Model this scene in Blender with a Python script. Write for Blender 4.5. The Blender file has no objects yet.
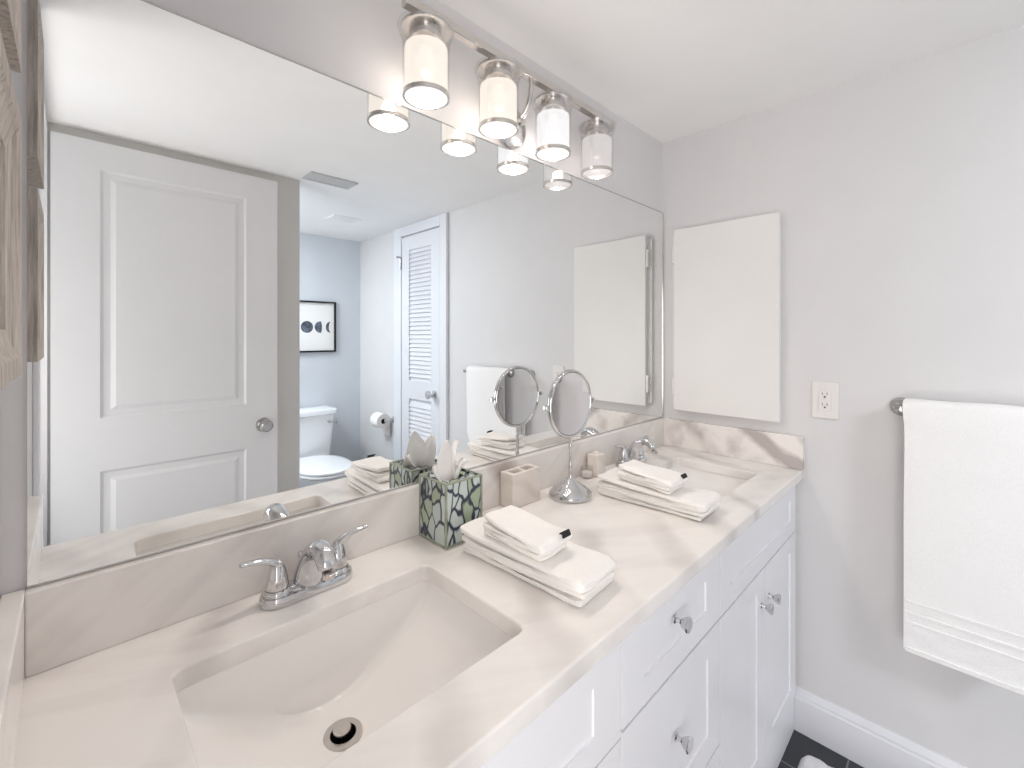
import bpy, bmesh, math, random
from mathutils import Vector, Matrix, noise
random.seed(7)
S = bpy.context.scene
COL = S.collection
PI = math.pi

# ------------------------------------------------------------------ camera
CAM = (0.0, -0.85345, 1.28493)
cd = bpy.data.cameras.new('camera'); cam = bpy.data.objects.new('camera', cd); COL.objects.link(cam)
cam.location = CAM
cam.rotation_euler = (PI / 2, 0, 0.7908 - PI / 2)
cd.sensor_width = 36.0
cd.lens = 445.2081 / 1024 * 36
cd.shift_x = -0.9469 / 1024
cd.shift_y = -48.0658 / 1024
cd.clip_start = 0.01
S.camera = cam
# ------------------------------------------------------------------ world, light, exposure
S.view_settings.view_transform = 'Standard'
S.view_settings.look = 'None'
S.view_settings.gamma = 1.0
S.view_settings.use_curve_mapping = False
S.view_settings.exposure = 0.76
w = bpy.data.worlds.new('world'); S.world = w; w.use_nodes = True
w.node_tree.nodes['Background'].inputs[0].default_value = (0.85, 0.92, 1.0, 1)
w.node_tree.nodes['Background'].inputs[1].default_value = 0.6


def area_light(name, loc, target, sx, sy, power, color):
    ld = bpy.data.lights.new(name, 'AREA'); ld.shape = 'RECTANGLE'; ld.size = sx; ld.size_y = sy
    ld.energy = power; ld.color = color
    o = bpy.data.objects.new(name, ld); COL.objects.link(o); o.location = loc
    o.rotation_euler = (Vector(target) - Vector(loc)).to_track_quat('-Z', 'Y').to_euler()
    return o


S.cycles.max_bounces = 16; S.cycles.diffuse_bounces = 9; S.cycles.glossy_bounces = 8; S.cycles.transparent_max_bounces = 16
NOOK_P, HALL_FILL_P, LAMP_P = 16.5, 9.4, 2.15
area_light('nook_ceiling_light', (0.45, -2.15, 2.03), (0.62, -2.0, 0.8), 0.5, 0.5, NOOK_P, (0.88, 0.95, 1.0))
area_light('hall_fill', (-0.50, -1.15, 0.98), (0.08, -0.62, 1.17), 0.7, 1.35, HALL_FILL_P, (1.0, 0.965, 0.94))  # unseen fill panel, added to brighten the room through the doorway
LAMP_COLOR = (1.0, 0.89, 0.80)

# ------------------------------------------------------------------ constants of the place
W = 1.69; XL = -0.065; YB = -2.66; YI = -1.49
ZC = 0.8516; ZB = 0.9592; ZT = 1.7773; ZCE = 2.0614
YF = -0.471


# ------------------------------------------------------------------ materials
def lin(c):
    return tuple(((v / 255) / 12.92 if v / 255 <= 0.04045 else ((v / 255 + 0.055) / 1.055) ** 2.4) for v in c) + (1.0,)


class N:
    """small node helper"""
    def __init__(s, name):
        s.m = bpy.data.materials.new(name); s.m.use_nodes = True
        s.t = s.m.node_tree; s.b = s.t.nodes['Principled BSDF']; s.out = s.t.nodes['Material Output']

    def n(s, typ, **kw):
        x = s.t.nodes.new(typ)
        for k, v in kw.items():
            if k.startswith('i_'):
                x.inputs[k[2:].replace('_', ' ')].default_value = v
            else:
                setattr(x, k, v)
        return x

    def l(s, a, b):
        s.t.links.new(a, b)

    def coord(s, scale=(1, 1, 1), rot=(0, 0, 0)):
        tc = s.n('ShaderNodeTexCoord'); mp = s.n('ShaderNodeMapping')
        mp.inputs['Scale'].default_value = scale; mp.inputs['Rotation'].default_value = rot
        s.l(tc.outputs['Object'], mp.inputs['Vector']); return mp.outputs['Vector']

    def ramp(s, fac, stops):
        r = s.n('ShaderNodeValToRGB'); e = r.color_ramp.elements
        e[0].position, e[0].color = stops[0]; e[1].position, e[1].color = stops[-1]
        for p, c in stops[1:-1]:
            q = e.new(p); q.color = c
        s.l(fac, r.inputs[0]); return r.outputs[0]

    def bump(s, h, strength, dist):
        b = s.n('ShaderNodeBump'); b.inputs['Strength'].default_value = strength; b.inputs['Distance'].default_value = dist
        s.l(h, b.inputs['Height']); s.l(b.outputs[0], s.b.inputs['Normal'])


def plain(name, c, rough=0.5, metal=0.0, coat=0.0, noise_amt=0.02, nscale=6.0, bump=0.0, bscale=200.0, spec=0.5):
    k = N(name); b = k.b
    b.inputs['Roughness'].default_value = rough; b.inputs['Metallic'].default_value = metal
    b.inputs['Coat Weight'].default_value = coat; b.inputs['Specular IOR Level'].default_value = spec
    v = k.coord()
    t = k.n('ShaderNodeTexNoise'); t.inputs['Scale'].default_value = nscale; t.inputs['Detail'].default_value = 3
    k.l(v, t.inputs['Vector'])
    lo = lin([max(0, x * (1 - noise_amt)) for x in c]); hi = lin([min(255, x * (1 + noise_amt)) for x in c])
    k.l(k.ramp(t.outputs[0], [(0.3, lo), (0.7, hi)]), b.inputs['Base Color'])
    if bump:
        t2 = k.n('ShaderNodeTexNoise'); t2.inputs['Scale'].default_value = bscale; t2.inputs['Detail'].default_value = 2
        k.l(v, t2.inputs['Vector']); k.bump(t2.outputs[0], bump, 0.002)
    return k.m


def marble(name, base, vein, rot, amount=1.0, scale=2.2, rough=0.12, bands='X', dist=3.5):
    k = N(name); b = k.b; b.inputs['Roughness'].default_value = rough
    v = k.coord((1, 1, 1), rot)
    nz = k.n('ShaderNodeTexNoise'); nz.inputs['Scale'].default_value = 2.6; nz.inputs['Detail'].default_value = 6
    k.l(v, nz.inputs['Vector'])
    mx = k.n('ShaderNodeMix'); mx.data_type = 'VECTOR'; mx.inputs['Factor'].default_value = 0.16
    k.l(v, mx.inputs[4]); k.l(nz.outputs['Color'], mx.inputs[5])
    wv = k.n('ShaderNodeTexWave'); wv.wave_type = 'BANDS'; wv.bands_direction = bands
    wv.inputs['Scale'].default_value = scale; wv.inputs['Distortion'].default_value = dist
    wv.inputs['Detail'].default_value = 4; wv.inputs['Detail Scale'].default_value = 1.3
    k.l(mx.outputs[1], wv.inputs['Vector'])
    n2 = k.n('ShaderNodeTexNoise'); n2.inputs['Scale'].default_value = 3.5; n2.inputs['Detail'].default_value = 3
    k.l(v, n2.inputs['Vector'])
    mm = k.n('ShaderNodeMath'); mm.operation = 'MULTIPLY'
    k.l(k.ramp(wv.outputs[1], [(0.55, (0, 0, 0, 1)), (0.82, (.55, .55, .55, 1)), (1.0, (1, 1, 1, 1))]), mm.inputs[0])
    k.l(k.ramp(n2.outputs[0], [(0.38, (0, 0, 0, 1)), (0.68, (1, 1, 1, 1))]), mm.inputs[1])
    mp3 = k.n('ShaderNodeMapping'); mp3.inputs['Scale'].default_value = (1.6, 9.0, 9.0); mp3.inputs['Rotation'].default_value = (0, 0, 0.12)
    k.l(v, mp3.inputs['Vector'])
    n3 = k.n('ShaderNodeTexNoise'); n3.inputs['Scale'].default_value = 1.4; n3.inputs['Detail'].default_value = 5
    k.l(mp3.outputs['Vector'], n3.inputs['Vector'])
    ad = k.n('ShaderNodeMath'); ad.operation = 'MULTIPLY_ADD'; ad.inputs[1].default_value = 0.42
    k.l(k.ramp(n3.outputs[0], [(0.48, (0, 0, 0, 1)), (0.70, (1, 1, 1, 1))]), ad.inputs[0]); k.l(mm.outputs[0], ad.inputs[2])
    m2 = k.n('ShaderNodeMath'); m2.operation = 'MULTIPLY'; m2.inputs[1].default_value = amount
    k.l(ad.outputs[0], m2.inputs[0])
    k.l(k.ramp(m2.outputs[0], [(0.0, lin(base)), (1.0, lin(vein))]), b.inputs['Base Color'])
    return k.m


def terry(name, c, bs=420.0, strength=0.3):
    k = N(name); b = k.b; b.inputs['Roughness'].default_value = 0.95; b.inputs['Specular IOR Level'].default_value = 0.1
    b.inputs['Sheen Weight'].default_value = 0.25
    b.inputs['Base Color'].default_value = lin(c)
    v = k.coord()
    t = k.n('ShaderNodeTexNoise'); t.inputs['Scale'].default_value = bs; t.inputs['Detail'].default_value = 2
    k.l(v, t.inputs['Vector'])
    k.l(k.ramp(t.outputs[0], [(0.25, lin([x * .97 for x in c])), (0.7, lin(c))]), b.inputs['Base Color'])
    k.bump(t.outputs[0], strength, 0.003)
    return k.m


def driftwood(name):
    k = N(name); b = k.b; b.inputs['Roughness'].default_value = 0.75
    v = k.coord((60, 60, 4))
    t = k.n('ShaderNodeTexNoise'); t.inputs['Scale'].default_value = 2.6; t.inputs['Detail'].default_value = 5; t.inputs['Roughness'].default_value = 0.7
    k.l(v, t.inputs['Vector'])
    k.l(k.ramp(t.outputs[0], [(0.28, lin((140, 130, 120))), (0.5, lin((190, 181, 171))), (0.72, lin((216, 208, 200)))]), b.inputs['Base Color'])
    k.bump(t.outputs[0], 0.35, 0.002)
    return k.m


def floral(name):
    k = N(name); b = k.b; b.inputs['Roughness'].default_value = 0.35
    v = k.coord((1, 1, 0.5), (0.35, 0.55, 0.2))
    nz = k.n('ShaderNodeTexNoise'); nz.inputs['Scale'].default_value = 22; nz.inputs['Detail'].default_value = 2
    k.l(v, nz.inputs['Vector'])
    mx = k.n('ShaderNodeMix'); mx.data_type = 'VECTOR'; mx.inputs['Factor'].default_value = 0.035
    k.l(v, mx.inputs[4]); k.l(nz.outputs['Color'], mx.inputs[5])
    vo = k.n('ShaderNodeTexVoronoi'); vo.feature = 'DISTANCE_TO_EDGE'; vo.inputs['Scale'].default_value = 40
    v1 = k.n('ShaderNodeTexVoronoi'); v1.feature = 'F1'; v1.inputs['Scale'].default_value = 40
    k.l(mx.outputs[1], vo.inputs['Vector']); k.l(mx.outputs[1], v1.inputs['Vector'])
    sep = k.n('ShaderNodeSeparateColor'); k.l(v1.outputs['Color'], sep.inputs[0])
    petal = k.ramp(sep.outputs[0], [(0.0, lin((204, 212, 208))), (0.5, lin((186, 198, 192))), (0.80, lin((204, 211, 206))), (0.82, lin((160, 172, 146))), (1.0, lin((172, 184, 158)))])
    edge = k.ramp(vo.outputs[0], [(0.045, (0, 0, 0, 1)), (0.10, (1, 1, 1, 1))])
    m = k.n('ShaderNodeMix'); m.data_type = 'RGBA'
    k.l(edge, m.inputs['Factor']); m.inputs[6].default_value = lin((48, 52, 72)); k.l(petal, m.inputs[7])
    k.l(m.outputs[2], b.inputs['Base Color'])
    return k.m


def tiles(name):
    k = N(name); b = k.b; b.inputs['Roughness'].default_value = 0.3
    v = k.coord()
    br = k.n('ShaderNodeTexBrick'); br.offset = 0.5
    br.inputs['Scale'].default_value = 1.0; br.inputs['Mortar Size'].default_value = 0.0025
    br.inputs['Brick Width'].default_value = 0.61; br.inputs['Row Height'].default_value = 0.305
    br.inputs['Color1'].default_value = lin((50, 51, 55)); br.inputs['Color2'].default_value = lin((58, 58, 62)); br.inputs['Mortar'].default_value = lin((120, 120, 124))
    k.l(v, br.inputs['Vector']); k.l(br.outputs['Color'], b.inputs['Base Color'])
    return k.m


def clear_glass(name, tint=(0.97, 0.97, 0.97), refl=0.14, edge=0.75):
    k = N(name); k.t.nodes.remove(k.b)
    tr = k.n('ShaderNodeBsdfTransparent'); tr.inputs[0].default_value = (*tint, 1)
    gl = k.n('ShaderNodeBsdfGlossy'); gl.inputs['Roughness'].default_value = 0.02
    lw = k.n('ShaderNodeLayerWeight'); lw.inputs['Blend'].default_value = 0.25
    rp = k.ramp(lw.outputs['Facing'], [(0.0, (refl * .5,) * 3 + (1,)), (0.7, (refl,) * 3 + (1,)), (1.0, (edge,) * 3 + (1,))])
    mx = k.n('ShaderNodeMixShader'); k.l(rp, mx.inputs[0]); k.l(tr.outputs[0], mx.inputs[1]); k.l(gl.outputs[0], mx.inputs[2])
    k.l(mx.outputs[0], k.out.inputs[0]); return k.m


def frosted_glass(name, glow, strength, through):
    """frosted lamp glass: part see-through, part milky, lit through by its bulb"""
    k = N(name); b = k.b
    b.inputs['Base Color'].default_value = (0.015, 0.015, 0.015, 1); b.inputs['Specular IOR Level'].default_value = 0.0; b.inputs['Roughness'].default_value = 0.4
    b.inputs['Emission Color'].default_value = (*glow, 1); b.inputs['Emission Strength'].default_value = strength
    tr = k.n('ShaderNodeBsdfTransparent'); mx = k.n('ShaderNodeMixShader'); mx.inputs[0].default_value = 1 - through
    k.l(tr.outputs[0], mx.inputs[1]); k.l(b.outputs[0], mx.inputs[2]); k.l(mx.outputs[0], k.out.inputs[0])
    return k.m


def emit(name, c, s):
    k = N(name); b = k.b; b.inputs['Base Color'].default_value = (0.02, 0.02, 0.02, 1); b.inputs['Emission Color'].default_value = (*c, 1); b.inputs['Emission Strength'].default_value = s
    return k.m


def mirror_mat(name, c, rough=0.0):
    k = N(name); b = k.b; b.inputs['Base Color'].default_value = (*c, 1); b.inputs['Metallic'].default_value = 1.0
    b.inputs['Roughness'].default_value = rough
    return k.m


M = {}
M['wall'] = plain('wall_paint', (219, 217, 217), 0.6, noise_amt=0.006, bump=0.06, bscale=260)
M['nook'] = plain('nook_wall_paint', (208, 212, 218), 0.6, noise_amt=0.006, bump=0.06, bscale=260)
M['ceil'] = plain('ceiling_paint', (248, 247, 246), 0.7, noise_amt=0.005)
M['trim'] = plain('trim_paint', (228, 228, 232), 0.35, noise_amt=0.005)
M['door'] = plain('door_paint', (226, 225, 225), 0.4, noise_amt=0.005)
M['cab'] = plain('cabinet_paint', (240, 240, 243), 0.35, noise_amt=0.005)
M['panel'] = plain('white_panel_paint', (231, 229, 226), 0.4, noise_amt=0.005)
M['tile'] = tiles('dark_floor_tile')
M['marble'] = marble('counter_marble', (243, 239, 235), (192, 186, 183), (0, 0, 0.5), 0.62)
M['marble_bs'] = marble('backsplash_marble', (236, 231, 227), (178, 168, 162), (0.2, 0.6, 0.3), 0.9, 1.5)
M['marble_side'] = marble('side_marble', (238, 232, 227), (184, 175, 171), (-0.70, 0.0, 0.0), 1.35, 2.3, 0.12, 'Z', 1.6)
M['stone'] = marble('accessory_stone', (232, 224, 216), (205, 192, 182), (0.3, 1.2, 0.2), 0.7, 7.0, 0.3)
M['ceramic'] = plain('glazed_ceramic', (246, 243, 240), 0.08, coat=0.3, noise_amt=0.003)
M['porcelain'] = plain('white_porcelain', (240, 241, 244), 0.1, coat=0.3, noise_amt=0.003)
M['chrome'] = mirror_mat('polished_chrome', (0.66, 0.66, 0.67), 0.05)
M['nickel'] = mirror_mat('satin_nickel', (0.66, 0.63, 0.60), 0.22)
M['dchrome'] = mirror_mat('dark_nickel', (0.5, 0.49, 0.48), 0.2)
M['mirror'] = mirror_mat('silvered_mirror', (0.90, 0.915, 0.915), 0.0)
M['black'] = plain('matt_black', (26, 25, 26), 0.5, noise_amt=0.05)
M['dark'] = plain('dark_cavity', (14, 13, 13), 0.6, noise_amt=0.05)
M['towel'] = terry('white_terry', (249, 246, 242))
M['bathtowel'] = terry('bath_towel_terry', (246, 244, 243), 330.0)
M['rug'] = terry('rug_pile', (235, 233, 233), 140.0, 1.0)
M['tag'] = plain('black_label', (30, 26, 24), 0.7, noise_amt=0.1, nscale=90)
M['wood'] = driftwood('greywashed_wood')
M['floral'] = floral('petal_pattern')
M['green'] = plain('sage_green_edge', (152, 158, 140), 0.4, noise_amt=0.08, nscale=40)
M['paper'] = plain('white_paper', (240, 238, 236), 0.8, noise_amt=0.004)
M['tissue'] = plain('tissue_paper', (246, 243, 240), 0.9, noise_amt=0.004)
k = N('thin_tissue'); k.b.inputs['Base Color'].default_value = lin((250, 248, 246)); k.b.inputs['Roughness'].default_value = 0.9
tl = k.n('ShaderNodeBsdfTranslucent'); tl.inputs[0].default_value = lin((250, 248, 246)); ms = k.n('ShaderNodeMixShader'); ms.inputs[0].default_value = 0.35
k.l(k.b.outputs[0], ms.inputs[1]); k.l(tl.outputs[0], ms.inputs[2]); k.l(ms.outputs[0], k.out.inputs[0]); M['thin_tissue'] = k.m
M['moon'] = plain('ink_wash', (78, 84, 96), 0.8, noise_amt=0.4, nscale=38)
M['plastic'] = plain('white_plastic', (231, 227, 223), 0.3, noise_amt=0.003)
M['glass'] = clear_glass('clear_glass')
M['vent'] = plain('vent_metal', (196, 196, 196), 0.4, noise_amt=0.01)
M['frost1'] = frosted_glass('lit_frosted_glass', (1.0, 0.90, 0.80), 0.70, 0.30)
M['frost3'] = frosted_glass('white_lit_frosted_glass', (1.0, 0.98, 0.99), 0.66, 0.30)
M['frost4'] = frosted_glass('dim_frosted_glass', (1.0, 0.94, 0.92), 0.46, 0.36)
M['bulb1'] = emit('warm_bulb', (1.0, 0.92, 0.82), 0.8)
M['bulb3'] = emit('white_bulb', (1.0, 0.97, 0.95), 0.7)
M['bulb4'] = emit('dim_bulb', (1.0, 0.93, 0.9), 0.25)


# ------------------------------------------------------------------ builders
ORG = {}


def org(o):
    return ORG.get(o.name, Vector((0, 0, 0)))


def thing(name, label, cat, loc=(0, 0, 0), group=None):
    o = bpy.data.objects.new(name, None); COL.objects.link(o); o.location = loc
    o.empty_display_size = 0.05
    o['label'] = label; o['category'] = cat
    if group: o['group'] = group
    ORG[o.name] = Vector(loc); return o


def obj(name, bm, mat, parent=None, loc=None, smooth=None, bevel=None, seg=2, angle=40, subsurf=0):
    """world-space bmesh -> one mesh object, put under its parent (or at loc)"""
    bmesh.ops.recalc_face_normals(bm, faces=bm.faces)
    o0 = org(parent) if parent is not None else Vector(loc or (0, 0, 0))
    bmesh.ops.translate(bm, verts=bm.verts, vec=-o0)
    me = bpy.data.meshes.new(name); bm.to_mesh(me); bm.free()
    for m in (mat if isinstance(mat, (list, tuple)) else [mat]):
        me.materials.append(m)
    o = bpy.data.objects.new(name, me); COL.objects.link(o)
    if parent is not None:
        o.parent = parent
    else:
        o.location = o0
    ORG[o.name] = o0
    if bevel:
        b = o.modifiers.new('bevel', 'BEVEL'); b.width = bevel; b.segments = seg; b.limit_method = 'ANGLE'; b.angle_limit = math.radians(angle)
        b.harden_normals = False
    if subsurf:
        s = o.modifiers.new('sub', 'SUBSURF'); s.levels = subsurf; s.render_levels = subsurf
    if smooth is None: smooth = True
    if smooth:
        for p in me.polygons: p.use_smooth = True
        if not subsurf:
            try:
                me.set_sharp_from_angle(angle=math.radians(38))
            except Exception:
                pass
    return o


def tag(o, label, cat, group=None):
    o['label'] = label; o['category'] = cat
    if group: o['group'] = group
    return o


def struct(name, bm, mat, **kw):
    o = obj(name, bm, mat, **kw)
    if o.parent is None: o['kind'] = 'structure'
    return o


def nb():
    return bmesh.new()


def box(bm, x0, x1, y0, y1, z0, z1, mp=None):
    vs = []
    for z in (z0, z1):
        for (x, y) in ((x0, y0), (x1, y0), (x1, y1), (x0, y1)):
            p = (x, y, z)
            vs.append(bm.verts.new(mp(*p) if mp else p))
    for f in ((3, 2, 1, 0), (4, 5, 6, 7), (0, 1, 5, 4), (1, 2, 6, 5), (2, 3, 7, 6), (3, 0, 4, 7)):
        bm.faces.new([vs[i] for i in f])
    return bm


def loft(bm, rings, close=True, cap0=True, cap1=True):
    rv = [[bm.verts.new(p) for p in r] for r in rings]
    n = len(rv[0])
    for a, b in zip(rv[:-1], rv[1:]):
        for i in range(n if close else n - 1):
            j = (i + 1) % n
            bm.faces.new((a[i], a[j], b[j], b[i]))
    if close and cap0: bm.faces.new(list(reversed(rv[0])))
    if close and cap1: bm.faces.new(rv[-1])
    return rv


def lathe(bm, prof, c=(0, 0, 0), axis='z', n=32, cap0=True, cap1=True):
    rings = []
    for r, h in prof:
        ring = []
        for i in range(n):
            a = 2 * PI * i / n; u, v = max(r, 1e-5) * math.cos(a), max(r, 1e-5) * math.sin(a)
            p = {'z': (u, v, h), 'y': (u, h, v), 'x': (h, u, v)}[axis]
            ring.append((c[0] + p[0], c[1] + p[1], c[2] + p[2]))
        rings.append(ring)
    loft(bm, rings, True, cap0, cap1); return bm


def tube(bm, pts, rad, n=14, flat=1.0, up=(0, 0, 1), sub=6):
    """smooth round bar through pts; rad number or list; flat squashes along the frame's normal"""
    pts = [Vector(p) for p in pts]
    rr = [rad] * len(pts) if isinstance(rad, (int, float)) else list(rad)
    P, R = [], []
    m = len(pts)
    for i in range(m - 1):
        p0, p1, p2, p3 = pts[max(i - 1, 0)], pts[i], pts[i + 1], pts[min(i + 2, m - 1)]
        for k in range(sub):
            t = k / sub; t2, t3 = t * t, t * t * t
            P.append(0.5 * ((2 * p1) + (-p0 + p2) * t + (2 * p0 - 5 * p1 + 4 * p2 - p3) * t2 + (-p0 + 3 * p1 - 3 * p2 + p3) * t3))
            R.append(rr[i] * (1 - t) + rr[i + 1] * t)
    P.append(pts[-1]); R.append(rr[-1])
    rings = []; up = Vector(up)
    for i, p in enumerate(P):
        d = (P[min(i + 1, len(P) - 1)] - P[max(i - 1, 0)]).normalized()
        s = d.cross(up)
        if s.length < 1e-4: s = d.cross(Vector((0.3, 1, 0.1)))
        s.normalize(); q = s.cross(d).normalized()
        rings.append([p + s * (math.cos(2 * PI * j / n) * R[i]) + q * (math.sin(2 * PI * j / n) * R[i] * flat) for j in range(n)])
    loft(bm, rings); return bm


def rrect(cx, cy, hx, hy, r, z, n=6):
    out = []
    for (sx, sy, a0) in ((1, 1, 0), (-1, 1, PI / 2), (-1, -1, PI), (1, -1, 1.5 * PI)):
        for k in range(n + 1):
            a = a0 + PI / 2 * k / n
            out.append((cx + sx * (hx - r) + r * math.cos(a), cy + sy * (hy - r) + r * math.sin(a), z))
    return out


def ellipse(cx, cy, rx, ry, z, n=40, p=2.0, back=None):
    out = []
    for i in range(n):
        a = 2 * PI * i / n; c, s = math.cos(a), math.sin(a)
        x = rx * math.copysign(abs(c) ** (2 / p), c); y = ry * math.copysign(abs(s) ** (2 / p), s)
        out.append((cx + x, cy + y, z))
    return out


def panel_leaf(bm, u0, u1, v0, v1, t, stile, openings, mp, depth=0.006, raised=False):
    """framed door leaf: front face at w=0 (towards viewer), thickness t; openings = [(v0,v1)] between the rails"""
    def bx(a0, a1, w0, w1, b0, b1):
        box(bm, a0, a1, w0, w1, b0, b1, mp)
    bx(u0, u0 + stile, 0, t, v0, v1); bx(u1 - stile, u1, 0, t, v0, v1)
    zs = [v0] + [z for o in openings for z in o] + [v1]
    for i in range(0, len(zs), 2):
        bx(u0 + stile, u1 - stile, 0, t, zs[i], zs[i + 1])
    for (a, b) in openings:
        bx(u0 + stile, u1 - stile, depth, t - depth * .5, a, b)
        if raised:
            U0, U1 = u0 + stile, u1 - stile
            def q(m, wv):
                return [mp(U0 + m, wv, a + m), mp(U1 - m, wv, a + m), mp(U1 - m, wv, b - m), mp(U0 + m, wv, b - m)]
            loft(bm, [q(0.0, -0.0005), q(0.012, 0.008), q(0.020, 0.009), q(0.045, 0.001)], True, False, True)


# ------------------------------------------------------------------ the setting
struct('floor', box(nb(), -1.4, W + 0.1, YB - 0.1, 0.1, -0.06, 0), M['tile'])
struct('ceiling', box(nb(), -1.4, W + 0.1, YB - 0.1, 0.1, ZCE, ZCE + 0.06), M['ceil'])
struct('wall_mirror_side', box(nb(), XL - 0.1, W + 0.1, 0, 0.1, 0, ZCE), M['wall'])
struct('wall_right', box(nb(), W, W + 0.1, YB, 0, 0, ZCE), M['wall'])
struct('wall_back', box(nb(), XL - 0.1, W + 0.1, YB - 0.1, YB, 0, ZCE), M['nook'])
bm = nb()
box(bm, XL - 0.1, XL, -0.70, 0, 0, ZCE); box(bm, XL - 0.1, XL, YB, -1.475, 0, ZCE); box(bm, XL - 0.1, XL, -1.475, -0.70, 2.03, ZCE)
struct('wall_left', bm, M['wall'])
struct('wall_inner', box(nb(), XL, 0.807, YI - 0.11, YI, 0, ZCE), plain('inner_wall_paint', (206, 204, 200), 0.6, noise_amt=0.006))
struct('wall_hall', box(nb(), -1.4, -1.3, YB - 0.1, 0.1, 0, ZCE), M['wall'])
bm = nb(); box(bm, XL, XL + 0.011, -0.70, -0.64, 0, ZCE - .001)
struct('trim_1', bm, M['trim'], bevel=0.003)


def base_profile(bm, path, h=0.138, t=0.015):
    pr = [(0.0, 0.0), (t, 0.0), (t, h - 0.030), (t - 0.003, h - 0.026), (t - 0.003, h - 0.018), (t * .55, h - 0.008), (t * .35, h), (0.0, h)]
    rings = [[(a[0] + n[0] * d, a[1] + n[1] * d, z) for d, z in pr] for a, n in path]
    loft(bm, rings)


bm = nb(); base_profile(bm, [((W, -0.455), (-1, 0)), ((W, -1.44), (-1, 0))])
struct('baseboard_right', bm, M['trim'], smooth=False)
bm = nb(); base_profile(bm, [((W, -2.10), (-1, 0)), ((W, YB), (-1, 0))])
struct('baseboard_nook', bm, M['trim'], smooth=False)
bm = nb(); base_profile(bm, [((0.0, YB), (0, 1)), ((W - .016, YB), (0, 1))])
struct('baseboard_back', bm, M['trim'], smooth=False)

# open panel door against the inner wall (seen in the mirror)
YD = -1.452
mpd = lambda u, wv, v: (u, YD - wv, v)
bm = nb()
panel_leaf(bm, -0.056, 0.693, 0.012, 2.018, 0.035, 0.130, [(0.22, 0.772), (0.972, 1.915)], mpd, raised=True)
d2 = struct('door_2', bm, M['door'], loc=(-0.056, YD, 0), smooth=False)
bm = nb(); lathe(bm, [(0.0, 0.062), (0.020, 0.060), (0.0275, 0.050), (0.0285, 0.040), (0.023, 0.028), (0.012, 0.020), (0.011, 0.008), (0.031, 0.006), (0.033, 0.0)][::-1], (0.633, YD, 0.872), 'y')
obj('door_knob', bm, M['dchrome'], d2)
obj('latch_plate', box(nb(), 0.6931, 0.6942, YD - 0.029, YD - 0.006, 0.845, 0.90), M['nickel'], d2)

# louvered closet door on the right wall
mpl = lambda u, wv, v: (W - 0.018 + wv, -u, v)      # u runs away along the wall, w into the wall
bm = nb()
for (a, b) in ((1.442, 1.512), (1.985, 2.085)):
    box(bm, a, b, -0.004, 0.017, 0, ZCE - 0.001, mpl)
box(bm, 1.512, 1.985, -0.004, 0.017, 1.992, ZCE - 0.001, mpl)
struct('trim_2', bm, M['trim'], bevel=0.003)
bm = nb()
U0, U1 = 1.518, 1.979
st = 0.095
box(bm, U0, U0 + st, 0.0, 0.016, 0.01, 1.98, mpl); box(bm, U1 - st, U1, 0.0, 0.016, 0.01, 1.98, mpl)
for (a, b) in ((0.01, 0.20), (0.850, 0.977), (1.885, 1.98)):
    box(bm, U0 + st, U1 - st, 0.0, 0.016, a, b, mpl)
box(bm, U0 + st, U1 - st, 0.0145, 0.0165, 0.2, 1.885, mpl)
z = 0.205
while z < 1.88:
    if not (0.822 < z < 0.975):
        vs = [mpl(U0 + st, 0.002, z), mpl(U1 - st, 0.002, z), mpl(U1 - st, 0.014, z + 0.030), mpl(U0 + st, 0.014, z + 0.030)]
        vs2 = [mpl(U0 + st, 0.006, z - 0.001), mpl(U1 - st, 0.006, z - 0.001), mpl(U1 - st, 0.0165, z + 0.027), mpl(U0 + st, 0.0165, z + 0.027)]
        loft(bm, [vs2, vs])
    z += 0.0295
d1 = struct('door_1', bm, M['trim'], loc=(W - 0.018, -U0, 0), smooth=False)
bm = nb(); lathe(bm, [(0.028, 0.0), (0.027, -0.006), (0.011, -0.010), (0.011, -0.026), (0.022, -0.034), (0.027, -0.046), (0.024, -0.058), (0.0, -0.062)], (W - 0.018, -1.572, 0.905), 'x')
obj('door_knob', bm, M['chrome'], d1)
bm = nb(); lathe(bm, [(0.006, -0.04), (0.006, 0.04)], (W - 0.026, -1.983, 1.80), n=10); lathe(bm, [(0.008, 0.0), (0.006, 0.03)], (W - 0.055, -1.983, 1.845), 'x', n=10)
obj('hinge', bm, M['dchrome'], d1)

# ------------------------------------------------------------------ wall mirror
MY = -0.006
t = thing('wall_mirror', 'large frameless wall mirror above the whole backsplash', 'mirror', (0.8, 0, ZB))
bm = nb(); box(bm, -0.0415, W - 0.008, MY, -0.0005, ZB + 0.001, ZT)
obj('mirror_glass', bm, M['mirror'], t, smooth=False)
bm = nb(); box(bm, -0.0415, W - 0.008, MY - 0.001, -0.0005, ZT, ZT + 0.0025)
obj('top_edge', bm, M['dchrome'], t, smooth=False)
bm = nb(); box(bm, -0.0415, W - 0.008, MY - 0.0015, -0.0008, ZB + 0.0002, ZB + 0.0025)
obj('bottom_channel', bm, M['dchrome'], t, smooth=False)
bm = nb(); box(bm, W - 0.0075, W - 0.0045, MY - 0.003, -0.0005, ZB + 0.004, ZT)
obj('side_channel', bm, M['nickel'], t, smooth=False, bevel=0.001)

# ------------------------------------------------------------------ vanity: worktop, basins
HX0, HX1, HY0, HY1 = 0.0905, 0.478, -0.397, -0.136
DX = 1.058
t = thing('countertop', 'veined white marble double vanity worktop with backsplash', 'countertop', (0.81, -0.25, ZC))
bm = nb()


def loop_edges(pts):
    vs = [bm.verts.new(p) for p in pts]
    return [bm.edges.new((vs[i], vs[(i + 1) % len(vs)])) for i in range(len(vs))]


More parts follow.
